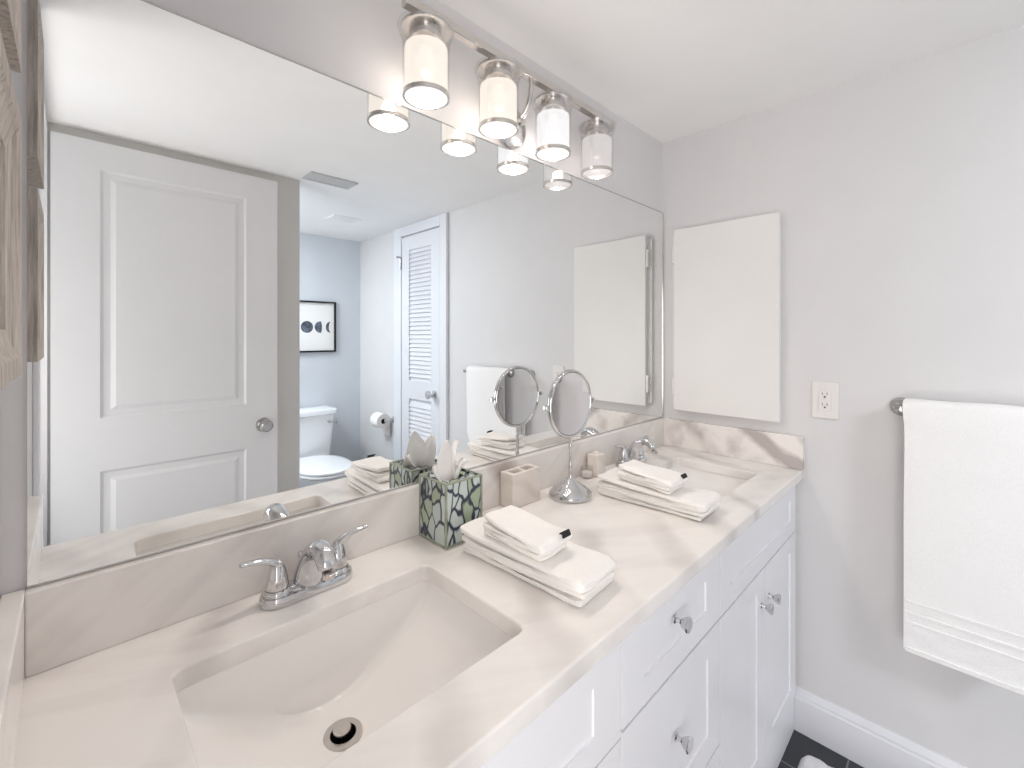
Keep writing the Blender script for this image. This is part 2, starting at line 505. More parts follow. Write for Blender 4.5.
x0, x1, y0, y1 = XL + 0.001, W - 0.001, -0.491, -0.001
outer = [(x0, y1), (x0, y0)] + [(x0 + (x1 - x0) * i / 8, y0) for i in range(1, 8)] + [(x1, y0), (x1, y1)]
ee = loop_edges([(x, y, ZC) for x, y in outer])
for k in (0, 1):
    ee += loop_edges(rrect((HX0 + HX1) / 2 + k * DX, (HY0 + HY1) / 2, (HX1 - HX0) / 2, (HY1 - HY0) / 2, 0.015, ZC))
bmesh.ops.triangle_fill(bm, use_beauty=True, edges=ee)
top = list(bm.faces)
r = bmesh.ops.extrude_face_region(bm, geom=top)
bmesh.ops.translate(bm, verts=[v for v in r['geom'] if isinstance(v, bmesh.types.BMVert)], vec=(0, 0, -0.030))
slab = obj('slab', bm, M['marble'], t, bevel=0.0035, seg=3, angle=60, smooth=False)
bm = nb(); box(bm, XL + 0.022, W - 0.021, -0.020, -0.001, ZC, ZB - 0.0005)
obj('backsplash', bm, M['marble_bs'], t, bevel=0.002, smooth=False)
bm = nb(); box(bm, W - 0.021, W - 0.0008, -0.491, -0.001, ZC, ZB - 0.0005)
obj('side_splash', bm, M['marble_side'], t, bevel=0.002, smooth=False)
bm = nb(); box(bm, XL + 0.0008, XL + 0.022, -0.491, -0.001, ZC, ZB - 0.0005)
obj('side_splash', bm, M['marble'], t, bevel=0.002, smooth=False)

ZR = ZC - 0.0305      # rim of the basin, under the worktop


def basin_z(u, v):
    fx = max(0.0, 1 - abs(u) ** 2.0); fy = max(0.0, 1 - abs(v) ** 18) ** 0.8
    edge = max(0.0, 1 - abs(u) ** 40)
    return -(0.022 * edge * fy ** .4 + 0.092 * fx * fy)


def make_basin(dx, label):
    cx, cy = (HX0 + HX1) / 2 + dx, (HY0 + HY1) / 2
    hx, hy = (HX1 - HX0) / 2 + 0.004, (HY1 - HY0) / 2 + 0.004
    t = thing('sink_basin', label, 'sink', (cx, cy, ZR), 'undermount basins in the vanity top')
    bm = nb()
    nu, nv = 110, 84
    G = []
    for j in range(nv + 1):
        row = []
        for i in range(nu + 1):
            u = -1 + 2 * i / nu; v = -1 + 2 * j / nv
            u = math.sin(u * PI / 2) * .40 + u * .60; v = math.sin(v * PI / 2) * .55 + v * .45
            row.append(bm.verts.new((cx + u * hx, cy + v * hy, ZR + basin_z(u, v))))
        G.append(row)
    dcx, dcy = cx - 0.006, -0.2230
    for j in range(nv):
        for i in range(nu):
            q = (G[j][i], G[j][i + 1], G[j + 1][i + 1], G[j + 1][i])
            m = sum((v.co for v in q), Vector()) / 4
            if math.hypot(m.x - dcx, m.y - dcy) < 0.0200: continue
            bm.faces.new(q)
    # flange under the worktop and outer shell
    b = [G[0][i] for i in range(nu + 1)] + [G[j][nu] for j in range(1, nv + 1)] + [G[nv][i] for i in range(nu - 1, -1, -1)] + [G[j][0] for j in range(nv - 1, 0, -1)]
    rings = [[bm.verts.new((cx + (v.co.x - cx) * s, cy + (v.co.y - cy) * s2, ZR + dz)) for v in b] for s, s2, dz in ((1.08, 1.11, 0), (1.08, 1.11, -0.02), (0.55, 0.7, -0.16))]
    prev = b
    for rg in rings:
        for i in range(len(b)):
            k = (i + 1) % len(b); bm.faces.new((prev[i], prev[k], rg[k], rg[i]))
        prev = rg
    obj('bowl', bm, M['ceramic'], t)
    zd = ZR + basin_z((dcx - cx) / hx, (dcy - cy) / hy)
    bm = nb(); lathe(bm, [(0.0165, -0.03), (0.0165, -0.004), (0.0180, 0.0022), (0.0265, 0.0024), (0.0278, -0.0015)], (dcx, dcy, zd + 0.0012), n=36, cap0=False, cap1=False)
    dn = obj('drain_flange', bm, M['nickel'], t)
    bm = nb(); lathe(bm, [(0.0164, -0.032), (0.0164, -0.008)], (dcx, dcy, zd), n=28, cap1=False)
    obj('drain_well', bm, M['dark'], dn)
    bm = nb(); lathe(bm, [(0.004, -0.03), (0.004, 0.002), (0.0120, 0.004), (0.0125, 0.008), (0.0110, 0.0105), (0.0, 0.0115)], (dcx - 0.001, dcy + 0.002, zd + 0.002), n=28)
    obj('drain_stopper', bm, M['nickel'], dn)


make_basin(0.0, 'white rectangular undermount basin with open drain, nearest the camera')
make_basin(DX, 'white rectangular undermount basin next to the right side wall')


# ------------------------------------------------------------------ faucets
def make_faucet(cx, cy, label):
    t = thing('faucet', label, 'faucet', (cx, cy, ZC), 'two-handle faucets on the vanity top')
    X = lambda u, v, z: (cx + u, cy + v, ZC + 0.0008 + z)
    # base: oval plate swelling up to the two handle seats and the spout
    bm = nb(); rings = []
    for z, k in ((0.0, 1.0), (0.004, 1.02), (0.010, 0.99), (0.014, 0.93)):
        rings.append([X(p[0], p[1], z) for p in rrect(0, 0, 0.0755 * (1 - (1 - k) * .35), 0.0265 * k, 0.0262 * k, 0)])
    loft(bm, rings)
    # saddle between the handle seats and the spout
    rings = []
    for i in range(25):
        u = -0.056 + 0.112 * i / 24
        h = 0.014 + 0.030 * math.exp(-(u / 0.021) ** 2) + 0.004 * (abs(u) / 0.056) ** 2
        wd = 0.019 + 0.003 * math.exp(-(u / 0.02) ** 2)
        rings.append([X(u, wd * math.cos(a), max(0.003, 0.004 + (h - .004) * max(0, math.sin(a)))) for a in [PI * k / 14 for k in range(15)]])
    loft(bm, rings, True)
    obj('base', bm, M['chrome'], t)
    # spout: wide throat, leaning forward, nose turned down
    bm = nb()
    path = [((-0.002, 0.006), 0.0300, 0.0240), ((-0.003, 0.026), 0.0262, 0.0215), ((-0.008, 0.048), 0.0222, 0.0182), ((-0.019, 0.067), 0.0192, 0.0156), ((-0.033, 0.081), 0.0174, 0.0142),
            ((-0.050, 0.087), 0.0170, 0.0138), ((-0.066, 0.084), 0.0166, 0.0134), ((-0.078, 0.074), 0.0160, 0.0130), ((-0.084, 0.061), 0.0150, 0.0122)]
    rings = []
    for i, ((v, z), rw, rh) in enumerate(path):
        a, b = path[max(i - 1, 0)][0], path[min(i + 1, len(path) - 1)][0]
        d = Vector((b[0] - a[0], b[1] - a[1])).normalized(); n = Vector((-d.y, d.x))
        rings.append([X(rw * math.cos(q), v + n.x * rh * math.sin(q), z + n.y * rh * math.sin(q)) for q in [2 * PI * k / 22 for k in range(22)]])
    loft(bm, rings)
    sp = obj('spout', bm, M['chrome'], t, subsurf=1)
    bm = nb(); lathe(bm, [(0.010, 0.0), (0.0105, 0.007), (0.0085, 0.008)], X(0, -0.0855, 0.0525), n=20)
    obj('aerator', bm, M['nickel'], sp)
    bm = nb(); lathe(bm, [(0.0022, 0.01), (0.0022, 0.046), (0.0055, 0.048), (0.0060, 0.054), (0.004, 0.057), (0, 0.058)], X(-0.004, 0.0235, 0), n=14)
    obj('lift_rod', bm, M['chrome'], t)
    for s in (-1, 1):
        bm = nb(); lathe(bm, [(0.0205, 0.010), (0.0210, 0.018), (0.0190, 0.0215), (0.0182, 0.0225)], X(s * 0.0495, 0, 0), n=28)
        seat = obj('handle_seat', bm, M['chrome'], t)
        bm = nb()
        hub = [(0.0178, 0.0235), (0.0172, 0.030), (0.0148, 0.043), (0.0125, 0.053), (0.0098, 0.061), (0.006, 0.066), (0.0, 0.068)]
        lathe(bm, hub, X(s * 0.0495, 0, 0), n=28)
        tube(bm, [X(s * 0.044, 0, 0.044), X(s * 0.050, 0, 0.060), X(s * 0.064, -0.001, 0.0695), X(s * 0.080, -0.002, 0.0745), X(s * 0.098, -0.004, 0.0775), X(s * 0.104, -0.0045, 0.0785)],
             [0.0095, 0.0105, 0.0090, 0.0075, 0.0066, 0.0045], 16, 0.62)
        obj('lever_handle', bm, M['chrome'], seat)


make_faucet(0.287, -0.066, 'chrome two-handle faucet behind the basin nearest the camera')
make_faucet(1.345, -0.064, 'chrome two-handle faucet in the far corner by the side splash')


# ------------------------------------------------------------------ cabinets
def knob(x, z, parent):
    bm = nb()
    lathe(bm, [(0.0085, 0.0), (0.0085, -0.002), (0.0045, -0.004), (0.0042, -0.011), (0.0080, -0.015), (0.0125, -0.022), (0.0150, -0.0265), (0.0135, -0.0285), (0.006, -0.0295), (0, -0.0295)], (x, YF, z), 'y', n=10)
    obj('knob', bm, M['chrome'], parent, smooth=False)


mpc = lambda u, wv, v: (u, YF + wv, v)
ZD0, ZD1, ZG = 0.115, 0.812, 0.6535


def front(name, u0, u1, v0, v1, parent, stile=0.062, rail=0.050, knobs=()):
    g = 0.0016; bm = nb()
    panel_leaf(bm, u0 + g, u1 - g, v0 + g, v1 - g, 0.018, stile, [(v0 + rail, v1 - rail)], mpc, depth=0.0038)
    o = obj(name, bm, M['cab'], parent, smooth=False)
    for kx, kz in knobs: knob(kx, kz, o)
    return o


def carcass(u0, u1, parent, plinth=0.115):
    bm = nb()
    yb = YF + 0.0185
    box(bm, u0, u0 + 0.016, yb, -0.004, 0.002, 0.8205); box(bm, u1 - 0.016, u1, yb, -0.004, 0.002, 0.8205)
    box(bm, u0 + 0.016, u1 - 0.016, yb, yb + 0.018, 0.002, 0.135); box(bm, u0 + 0.016, u1 - 0.016, -0.012, -0.004, 0.002, 0.8205)
    box(bm, u0 + 0.016, u1 - 0.016, yb, yb + 0.018, ZG - 0.012, ZG + 0.012); box(bm, u0 + 0.016, u1 - 0.016, yb, yb + 0.018, 0.80, 0.8205)
    box(bm, u0 + 0.016, u1 - 0.016, yb + 0.018, -0.012, 0.118, 0.135)
    obj('carcass', bm, M['cab'], parent, smooth=False)
    bm = nb(); box(bm, u0, u1, YF + 0.004, yb - 0.0005, 0.002, ZD0 - 0.002)
    obj('plinth', bm, M['cab'], parent, smooth=False, bevel=0.002)


t = thing('sink_cabinet', 'white shaker sink cabinet under the basin nearest the camera', 'cabinet', (0.28, -0.24, 0), 'white shaker vanity units')
carcass(-0.060, 0.6205, t)
front('false_drawer_front', -0.060, 0.6205, ZG - 0.008, ZD1, t, 0.072, 0.047)
front('cabinet_door', -0.060, 0.280, ZD0, ZG - 0.008, t, knobs=((0.25, 0.57),))
front('cabinet_door', 0.280, 0.6205, ZD0, ZG - 0.008, t, knobs=((0.31, 0.57),))
t = thing('drawer_cabinet', 'white drawer cabinet with a column of drawers between two sink cabinets', 'cabinet', (0.825, -0.24, 0), 'white shaker vanity units')
carcass(0.6235, 1.0285, t)
front('drawer', 0.6235, 1.0285, ZG, ZD1, t, 0.072, 0.047, ((0.808, 0.751),))
front('drawer', 0.6235, 1.0285, 0.375, ZG - 0.002, t, 0.062, 0.055, ((0.812, 0.527),))
front('drawer', 0.6235, 1.0285, ZD0, 0.373, t, 0.062, 0.055, ((0.812, 0.26),))
t = thing('sink_cabinet', 'white shaker sink cabinet at the wall end of the vanity', 'cabinet', (1.35, -0.24, 0), 'white shaker vanity units')
carcass(1.0315, 1.672, t)
front('false_drawer_front', 1.0315, 1.672, ZG, ZD1, t, 0.062, 0.047)
front('cabinet_door', 1.0315, 1.3505, ZD0, ZG - 0.002, t, knobs=((1.318, 0.560),))
front('cabinet_door', 1.3535, 1.672, ZD0, ZG - 0.002, t, knobs=((1.382, 0.560),))

# ------------------------------------------------------------------ vanity light
LX = [0.514, 0.715, 0.914, 1.117]; LY = -0.082
t = thing('vanity_light', 'polished bar wall light with glass shades above the mirror', 'wall light', (0.815, 0, 1.84))
bm = nb(); lathe(bm, [(0.058, 0.0), (0.058, -0.010), (0.050, -0.016), (0.018, -0.020), (0.0, -0.021)], (0.826, -0.0005, 1.842), 'y', 40)
obj('backplate', bm, M['nickel'], t)
bm = nb(); tube(bm, [(0.826, -0.015, 1.842), (0.826, -0.045, 1.845), (0.828, -0.070, 1.872), (0.828, -0.082, 1.915), (0.826, LY, 1.945)], 0.0065, 14)
lathe(bm, [(0.011, -0.055), (0.012, -0.048), (0.012, -0.020)], (0.826, 0, 1.842), 'y', 20)
obj('arm', bm, M['nickel'], t)
bm = nb(); box(bm, 0.462, 1.172, LY - 0.010, LY + 0.010, 1.934, 1.954)
obj('bar', bm, M['nickel'], t, bevel=0.0025)
for i, x in enumerate(LX):
    fm, bmn = [(M['frost1'], M['bulb1']), (M['frost1'], M['bulb1']), (M['frost3'], M['bulb3']), (M['frost4'], M['bulb4'])][i]
    bm = nb()
    lathe(bm, [(0.009, 1.9345), (0.010, 1.922), (0.018, 1.919), (0.020, 1.9145), (0.0495, 1.9130), (0.0515, 1.9110), (0.0505, 1.9065), (0.044, 1.9055), (0.034, 1.905), (0.033, 1.889), (0.031, 1.887), (0.020, 1.887), (0.018, 1.872), (0.0, 1.872)], (x, LY, 0), n=36)
    cp = obj('lamp_cap', bm, M['nickel'], t)
    bm = nb()
    lathe(bm, [(0.0465, 1.776), (0.0470, 1.86), (0.0485, 1.886), (0.0545, 1.902), (0.0580, 1.913), (0.0565, 1.9145), (0.0530, 1.903), (0.0465, 1.885), (0.0452, 1.86), (0.0448, 1.776)], (x, LY, 0), n=48, cap0=False, cap1=False)
    obj('glass_sleeve', bm, M['glass'], t)
    bm = nb()
    lathe(bm, [(0.0435, 1.777), (0.0435, 1.866), (0.0425, 1.872), (0.030, 1.8735), (0.030, 1.8722), (0.0415, 1.8707), (0.0420, 1.866), (0.0420, 1.777)], (x, LY, 0), n=48, cap0=False, cap1=False)
    obj('lamp_shade', bm, fm, t)
    bm = nb()
    lathe(bm, [(0.0430, 1.7705), (0.0475, 1.7705), (0.0475, 1.7785), (0.0430, 1.7785), (0.0430, 1.7705)], (x, LY, 0), n=48, cap0=False, cap1=False)
    obj('bottom_ring', bm, M['nickel'], t)
    bm = nb()
    lathe(bm, [(0.010, 1.8722), (0.012, 1.864), (0.019, 1.850), (0.021, 1.838), (0.018, 1.825), (0.010, 1.818), (0.0, 1.816)], (x, LY, 0), n=24)
    obj('bulb', bm, bmn, cp)
    ld = bpy.data.lights.new('lamp_bulb_light', 'POINT'); ld.energy = LAMP_P * (1.0, 1.0, 0.9, 0.25)[i]
    ld.color = (LAMP_COLOR, LAMP_COLOR, (1.0, 0.92, 0.87), (1.0, 0.9, 0.85))[i]; ld.shadow_soft_size = 0.016
    lo = bpy.data.objects.new('lamp_bulb_light', ld); COL.objects.link(lo); lo.location = (x, LY, 1.803)

# ------------------------------------------------------------------ right wall: cabinet panel, outlet, towel bar and towel
t = thing('wall_cabinet', 'flat white recessed wall cabinet door beside the mirror', 'cabinet', (W, -0.245, 1.35))
bm = nb(); box(bm, W - 0.014, W - 0.0005, -0.412, -0.050, 1.012, 1.680)
obj('cabinet_body', bm, M['panel'], t, smooth=False)
bm = nb(); box(bm, W - 0.036, W - 0.0155, -0.428, -0.066, 1.000, 1.694)
dd = obj('cabinet_door', bm, M['panel'], t, bevel=0.0015, smooth=False)
for z in (1.09, 1.60):
    obj('hinge', box(nb(), W - 0.034, W - 0.0141, -0.0655, -0.056, z - 0.035, z + 0.035), M['plastic'], t, bevel=0.002)

t = thing('wall_outlet', 'white double wall outlet left of the towel bar', 'outlet', (W, -0.5475, 1.082))
bm = nb(); box(bm, W - 0.0055, W - 0.0003, -0.5825, -0.5125, 1.0245, 1.1395)
obj('cover_plate', bm, M['plastic'], t, bevel=0.0025, smooth=False)
bm = nb(); box(bm, W - 0.0078, W - 0.005, -0.564, -0.531, 1.0485, 1.1155)
rc = obj('receptacle', bm, M['plastic'], t, bevel=0.001, smooth=False)
for zc in (1.066, 1.099):
    bm = nb()
    box(bm, W - 0.0082, W - 0.0075, -0.5545, -0.5530, zc, zc + 0.0085); box(bm, W - 0.0082, W - 0.0075, -0.5420, -0.5405, zc, zc + 0.0075)
    lathe(bm, [(0.0028, -0.0006), (0.0028, 0.0003)], (W - 0.0077, -0.5475, zc - 0.006), 'x', 12)
    obj('socket_slots', bm, M['dark'], rc, smooth=False)
for zc in (1.0345, 1.1295):
    bm = nb(); lathe(bm, [(0.0032, 0.0), (0.0028, -0.0012), (0, -0.0014)], (W - 0.0055, -0.5475, zc), 'x', 14)
    obj('screw', bm, M['plastic'], t)

BX, BZ = 1.622, 1.083
t = thing('towel_bar', 'dark nickel towel bar holding the white bath towel', 'towel bar', (W, -0.95, BZ))
obj('rail', tube(nb(), [(BX, -0.718, BZ), (BX, -1.205, BZ)], 0.0075, 16, sub=1), M['dchrome'], t)
for y in (-0.730, -1.190):
    bm = nb(); lathe(bm, [(0.026, 0.0), (0.026, -0.006), (0.020, -0.014), (0.011, -0.022), (0.009, -0.056), (0.0098, -0.062), (0.0098, -0.076), (0, -0.078)], (W - 0.0005, y, BZ), 'x', 28)
    obj('post', bm, M['dchrome'], t)


def fold_sheet(bm, line, th, a0, a1, mp, na=22, wob=0.0, seed=0.0, taper=0.0, lump=0.0):
    """thick cloth: centre line (p,q) extruded from a0 to a1; closed section, soft ends"""
    pts = [Vector((p, q)) for p, q in line]
    nrm = []
    for i in range(len(pts)):
        d = (pts[min(i + 1, len(pts) - 1)] - pts[max(i - 1, 0)]).normalized(); nrm.append(Vector((-d.y, d.x)))
    rings = []
    for k in range(na + 1):
        s = k / na
        e = min(s, 1 - s) * na
        sh = (0.55, 0.85, 0.97)[int(e)] if e < 3 else 1.0
        h = th / 2 * sh
        a = a0 + (a1 - a0) * s
        sec = []
        L = [(p + n * h, i) for i, (p, n) in enumerate(zip(pts, nrm))] + [(p - n * h, i) for i, (p, n) in reversed(list(enumerate(zip(pts, nrm))))]
        for p, i in L:
            f = i / len(pts)
            da = wob * noise.noise(Vector((f * 7 + seed, seed * 3.1, 0.3))) * (1 if s > .5 else -1) * abs(2 * s - 1)
            nz = lump * noise.noise(Vector((p.x * 22 + seed, p.y * 40, a * 18 + seed)))
            sec.append(mp(p.x + nz * .6, p.y + nz, a + da))
        rings.append(sec)
    loft(bm, rings)


def smooth_line(pts, n=5):
    P = [Vector(p) for p in pts]; out = []
    for i in range(len(P) - 1):
        p0, p1, p2, p3 = P[max(i - 1, 0)], P[i], P[i + 1], P[min(i + 2, len(P) - 1)]
        for k in range(n):
            t = k / n
            out.append(tuple(0.5 * ((2 * p1) + (-p0 + p2) * t + (2 * p0 - 5 * p1 + 4 * p2 - p3) * t * t + (-p0 + 3 * p1 - 3 * p2 + p3) * t ** 3)))
    out.append(tuple(P[-1])); return out


# bath towel over the bar: folded in three, outer fold plus inner layers
bm = nb()
TY0, TY1 = -0.742, -0.958
def mpt(p, q, a):
    pr = [(0.0, -0.955), (0.47, -0.958), (0.53, -1.000), (0.62, -1.07), (0.74, -1.130), (1.04, -1.145), (2.0, -1.145)]
    for (q0, e0), (q1, e1) in zip(pr[:-1], pr[1:]):
        if q0 <= q <= q1: e = e0 + (e1 - e0) * (q - q0) / (q1 - q0); break
    return (p, TY0 + (a - TY0) / (TY1 - TY0) * (e - TY0), q)

for k, (th, off, zb, dy) in enumerate(((0.010, 0.0255, 0.447, 0.0), (0.008, 0.0145, 0.462, 0.006))):
    ztop = BZ + 0.0075 + off - 0.002
    front_ = [(BX - off - 0.008, zb), (BX - off - 0.008, 0.48), (BX - off - 0.009, 0.60), (BX - off - 0.007, 0.80), (BX - off - 0.004, 0.98), (BX - off - 0.001, 1.06), (BX - off * .80, BZ + off * .72), (BX, BZ + off + 0.002)]
    back_ = [(BX + off * .80, BZ + off * .72), (BX + off + 0.001, 1.06), (BX + off + 0.004, 0.95), (BX + off + 0.006, 0.75), (BX + off + 0.004, 0.56 + .02 * k)]
    fold_sheet(bm, smooth_line(front_ + back_, 7), th, TY0 - dy, TY1 + dy, mpt, 26, 0.004, 1.3 + k, lump=0.0035)
o = tag(obj('bath_towel', bm, M['bathtowel'], loc=(BX, -0.85, BZ), angle=60), 'large white bath towel hanging over the towel bar', 'towel')
bm = nb()
for zz in (0.545, 0.575, 0.520):
    fold_sheet(bm, [(BX - 0.0395, zz), (BX - 0.0398, zz + 0.006)], 0.0035, TY0 - 0.002, TY1 + 0.002, mpt, 20, 0.0, 2.0)
obj('woven_border', bm, M['bathtowel'], o)
bm = nb(); fold_sheet(bm, [(BX - 0.0390, 0.4445), (BX - 0.0395, 0.456)], 0.0045, TY0 - 0.003, TY1 + 0.003, mpt, 20, 0.0, 3.0)
obj('hem', bm, M['bathtowel'], o)


# ------------------------------------------------------------------ folded towels on the worktop
def zig(y0, y1, z0, layers, th, bulge=0.0, first_front=True, jitter=0.004, seed=1):
    """zig-zag centre line in (y,z); y0 = front end, y1 = back end"""
    rnd = random.Random(seed); pts = []; z = z0 + th / 2
    at_front = first_front
    for k in range(layers):
        a, b = (y0, y1) if at_front else (y1, y0)
        ins = rnd.uniform(0, jitter)
        sg = 1 if b > a else -1
        zb = z + bulge * k / max(1, layers - 1) if sg > 0 else z
        za = z if sg > 0 else z + bulge * k / max(1, layers - 1)
        pts += [(a + sg * (0.006 + ins), za), (a + sg * 0.03, za), ((a + b) / 2, (za + zb) / 2), (b - sg * 0.03, zb), (b - sg * 0.008, zb)]
        if k < layers - 1:
            pts += [(b + sg * 0.001, zb + th * .5)]
        z += th * 1.02
        at_front = not at_front
    return smooth_line(pts, 4)


def make_towels(dx, dy, rot, lab_h, lab_w, seed):
    c = Vector((0.616 + dx, -0.284 + dy, ZC))
    R = Matrix.Rotation(rot, 3, 'Z')
    def mp(p, q, a):
        v = R @ Vector((a, p, 0)); return (c.x + v.x, c.y + v.y, ZC + max(q, 0.0012))
    bm = nb()
    fold_sheet(bm, zig(-0.150, 0.140, 0.0012, 2, 0.0108, 0.004, True, 0.012, seed=seed), 0.0104, -0.055, 0.056, mp, 24, 0.008, seed, lump=0.0030)
    fold_sheet(bm, zig(-0.142, 0.150, 0.0240, 2, 0.0108, 0.008, False, seed=seed + 1), 0.0110, -0.060, 0.053, mp, 24, 0.009, seed + 2, lump=0.0040)
    tag(obj('hand_towel', bm, M['towel'], loc=tuple(c), angle=60, subsurf=1), lab_h, 'towel', 'folded white hand towels on the worktop')
    z1 = 0.0514
    c2 = Vector((-0.020, 0.002))
    R2 = Matrix.Rotation(rot - 0.06, 3, 'Z')
    def mp2(p, q, a):
        v = R @ Vector((c2.x, c2.y, 0)) + R2 @ Vector((a, p, 0)); return (c.x + v.x, c.y + v.y, ZC + q + 0.030 * p)
    bm = nb()
    fold_sheet(bm, zig(-0.074, 0.076, z1 + .001, 2, 0.0075, 0.0, True, 0.005, seed=seed + 5), 0.0076, -0.040, 0.042, mp2, 18, 0.009, seed + 4, lump=0.0036)
    fold_sheet(bm, zig(-0.074, 0.082, z1 + 0.0165, 2, 0.0095, 0.004, False, 0.004, seed=seed + 6), 0.0098, -0.044, 0.042, mp2, 18, 0.010, seed + 7, lump=0.0042)
    o = tag(obj('washcloth', bm, M['towel'], loc=(c.x, c.y, ZC + z1), angle=60, subsurf=1), lab_w, 'washcloth', 'folded washcloths on the hand towels')
    bm = nb()
    zt = z1 + 0.0165
    line = smooth_line([(-0.0745, zt + 0.0245), (-0.0790, zt + 0.0205), (-0.0815, zt + 0.0165)], 4)
    fold_sheet(bm, line, 0.0012, 0.006, 0.030, mp2, 8, 0.006, seed)
    obj('label_tag', bm, M['tag'], o)['label'] = 'black label tag'


make_towels(0.0, -0.002, 0.065, 'white hand towel folded flat beside the nearest basin', 'white washcloth with black tag on the nearer hand towel', 11)
make_towels(0.465, -0.006, 0.04, 'white hand towel folded flat beside the far basin', 'white washcloth with black tag on the farther hand towel', 23)

# ------------------------------------------------------------------ tissue box and tissue
ang = 0.0
c = Vector((0.585, -0.0695, ZC))
R = Matrix.Rotation(ang, 3, 'Z')
def mpx(x, y, z):
    v = R @ Vector((x, y, 0)); return (c.x + v.x, c.y + v.y, ZC + z)
t = thing('tissue_box', 'petal-patterned tissue box cover with green edges', 'tissue box', tuple(c))
hw, hh = 0.0470, 0.131
bm = nb()
for (a, b, e, f) in ((-hw, hw, -hw, -hw + .003), (-hw, hw, hw - .003, hw), (-hw, -hw + .003, -hw + .003, hw - .003), (hw - .003, hw, -hw + .003, hw - .003)):
    box(bm, a, b, e, f, 0.001, hh, mpx)
obj('box_sides', bm, M['floral'], t, smooth=False)
bm = nb()
ee = loop_edges([mpx(x, y, hh - 0.004) for x, y in ((-hw + .003, -hw + .003), (hw - .003, -hw + .003), (hw - .003, hw - .003), (-hw + .003, hw - .003))])
ee += loop_edges([mpx(0.030 * math.cos(2 * PI * k / 28), 0.022 * math.sin(2 * PI * k / 28), hh - 0.004) for k in range(28)])
bmesh.ops.triangle_fill(bm, use_beauty=True, edges=ee)
r = bmesh.ops.extrude_face_region(bm, geom=list(bm.faces)); bmesh.ops.translate(bm, verts=[v for v in r['geom'] if isinstance(v, bmesh.types.BMVert)], vec=(0, 0, -0.003))
obj('box_top', bm, M['floral'], t, smooth=False)
bm = nb(); e = 0.0022
for sx in (-1, 1):
    for sy in (-1, 1):
        box(bm, sx * hw - e, sx * hw + e, sy * hw - e, sy * hw + e, 0.0006, hh + e, mpx)
for z in (0.003, hh):
    for s in (-1, 1):
        box(bm, -hw + e, hw - e, s * hw - e, s * hw + e, z - e * .8, z + e, mpx); box(bm, s * hw - e, s * hw + e, -hw + e, hw - e, z - e * .8, z + e, mpx)
obj('edge_trim', bm, M['green'], t, smooth=False, bevel=0.0008)
bm = nb()
def blade(base, tip, wdir, w0, w1, curl, seed):
    base, tip, wd = Vector(base), Vector(tip), Vector(wdir).normalized()
    nrm = (tip - base).cross(wd).normalized(); rows = []
    for j in range(15):
        t_ = j / 14
        wv = w0 * (1 - t_) ** 1.2 + w1 * (t_ ** .6) * (1 - t_) ** .75 * 2.1 + .0008
        row = []
        for i in range(13):
            s_ = -1 + i / 6
            p = base.lerp(tip, t_) + wd * (wv * s_) + nrm * (curl * (s_ * s_ - .4) * (0.35 + t_) + 0.003 * noise.noise(Vector((s_ * 2 + seed, t_ * 3, seed)))) + nrm * (0.012 * math.sin(t_ * 2.4))
            row.append(mpx(p.x, p.y, p.z))
        rows.append(row)
    loft(bm, rows, False)
zb_ = hh - 0.012
blade((-0.004, -0.006, zb_), (-0.010, -0.012, hh + 0.078), (1, 0.15, 0.05), 0.016, 0.022, 0.006, 1.0)
blade((0.006, 0.008, zb_), (0.034, 0.014, hh + 0.066), (0.45, 1, -0.1), 0.014, 0.021, -0.008, 2.0)
blade((0.010, -0.010, zb_), (0.036, -0.022, hh + 0.026), (0.7, 0.6, 0.3), 0.012, 0.013, 0.010, 3.0)
blade((-0.010, 0.000, zb_), (-0.026, 0.006, hh + 0.030), (0.3, 1, 0.2), 0.012, 0.014, 0.010, 4.0)
o = obj('tissue', bm, M['thin_tissue'], loc=mpx(0, 0, hh - 0.012))
tag(o, 'white tissue pulled up out of the tissue box', 'tissue')
sm = o.modifiers.new('thick', 'SOLIDIFY'); sm.thickness = 0.0008

# ------------------------------------------------------------------ toothbrush holder
hx0, hx1, hy0, hy1, hz = 0.776, 0.880, -0.068, -0.0225, 0.088
t = thing('toothbrush_holder', 'marble toothbrush holder with square slots', 'toothbrush holder', ((hx0 + hx1) / 2, (hy0 + hy1) / 2, ZC))
bm = nb()
ee = loop_edges([(hx0, hy0, ZC + hz), (hx1, hy0, ZC + hz), (hx1, hy1, ZC + hz), (hx0, hy1, ZC + hz)])
slots = [(0.789, 0.8235), (0.833, 0.8675)]
for a, b in slots:
    ee += loop_edges([(x, y, ZC + hz) for x, y, _ in rrect((a + b) / 2, (hy0 + hy1) / 2, (b - a) / 2, 0.0135, 0.004, 0, 3)])
bmesh.ops.triangle_fill(bm, use_beauty=True, edges=ee)
r = bmesh.ops.extrude_face_region(bm, geom=list(bm.faces)); bmesh.ops.translate(bm, verts=[v for v in r['geom'] if isinstance(v, bmesh.types.BMVert)], vec=(0, 0, -hz + 0.0008))
obj('body', bm, M['stone'], t, smooth=False, bevel=0.0022, angle=60)
bm = nb(); box(bm, hx0 + 0.008, hx1 - 0.008, hy0 + 0.006, hy1 - 0.006, ZC + 0.0012, ZC + 0.03)
obj('inner_floor', bm, M['stone'], t, smooth=False)

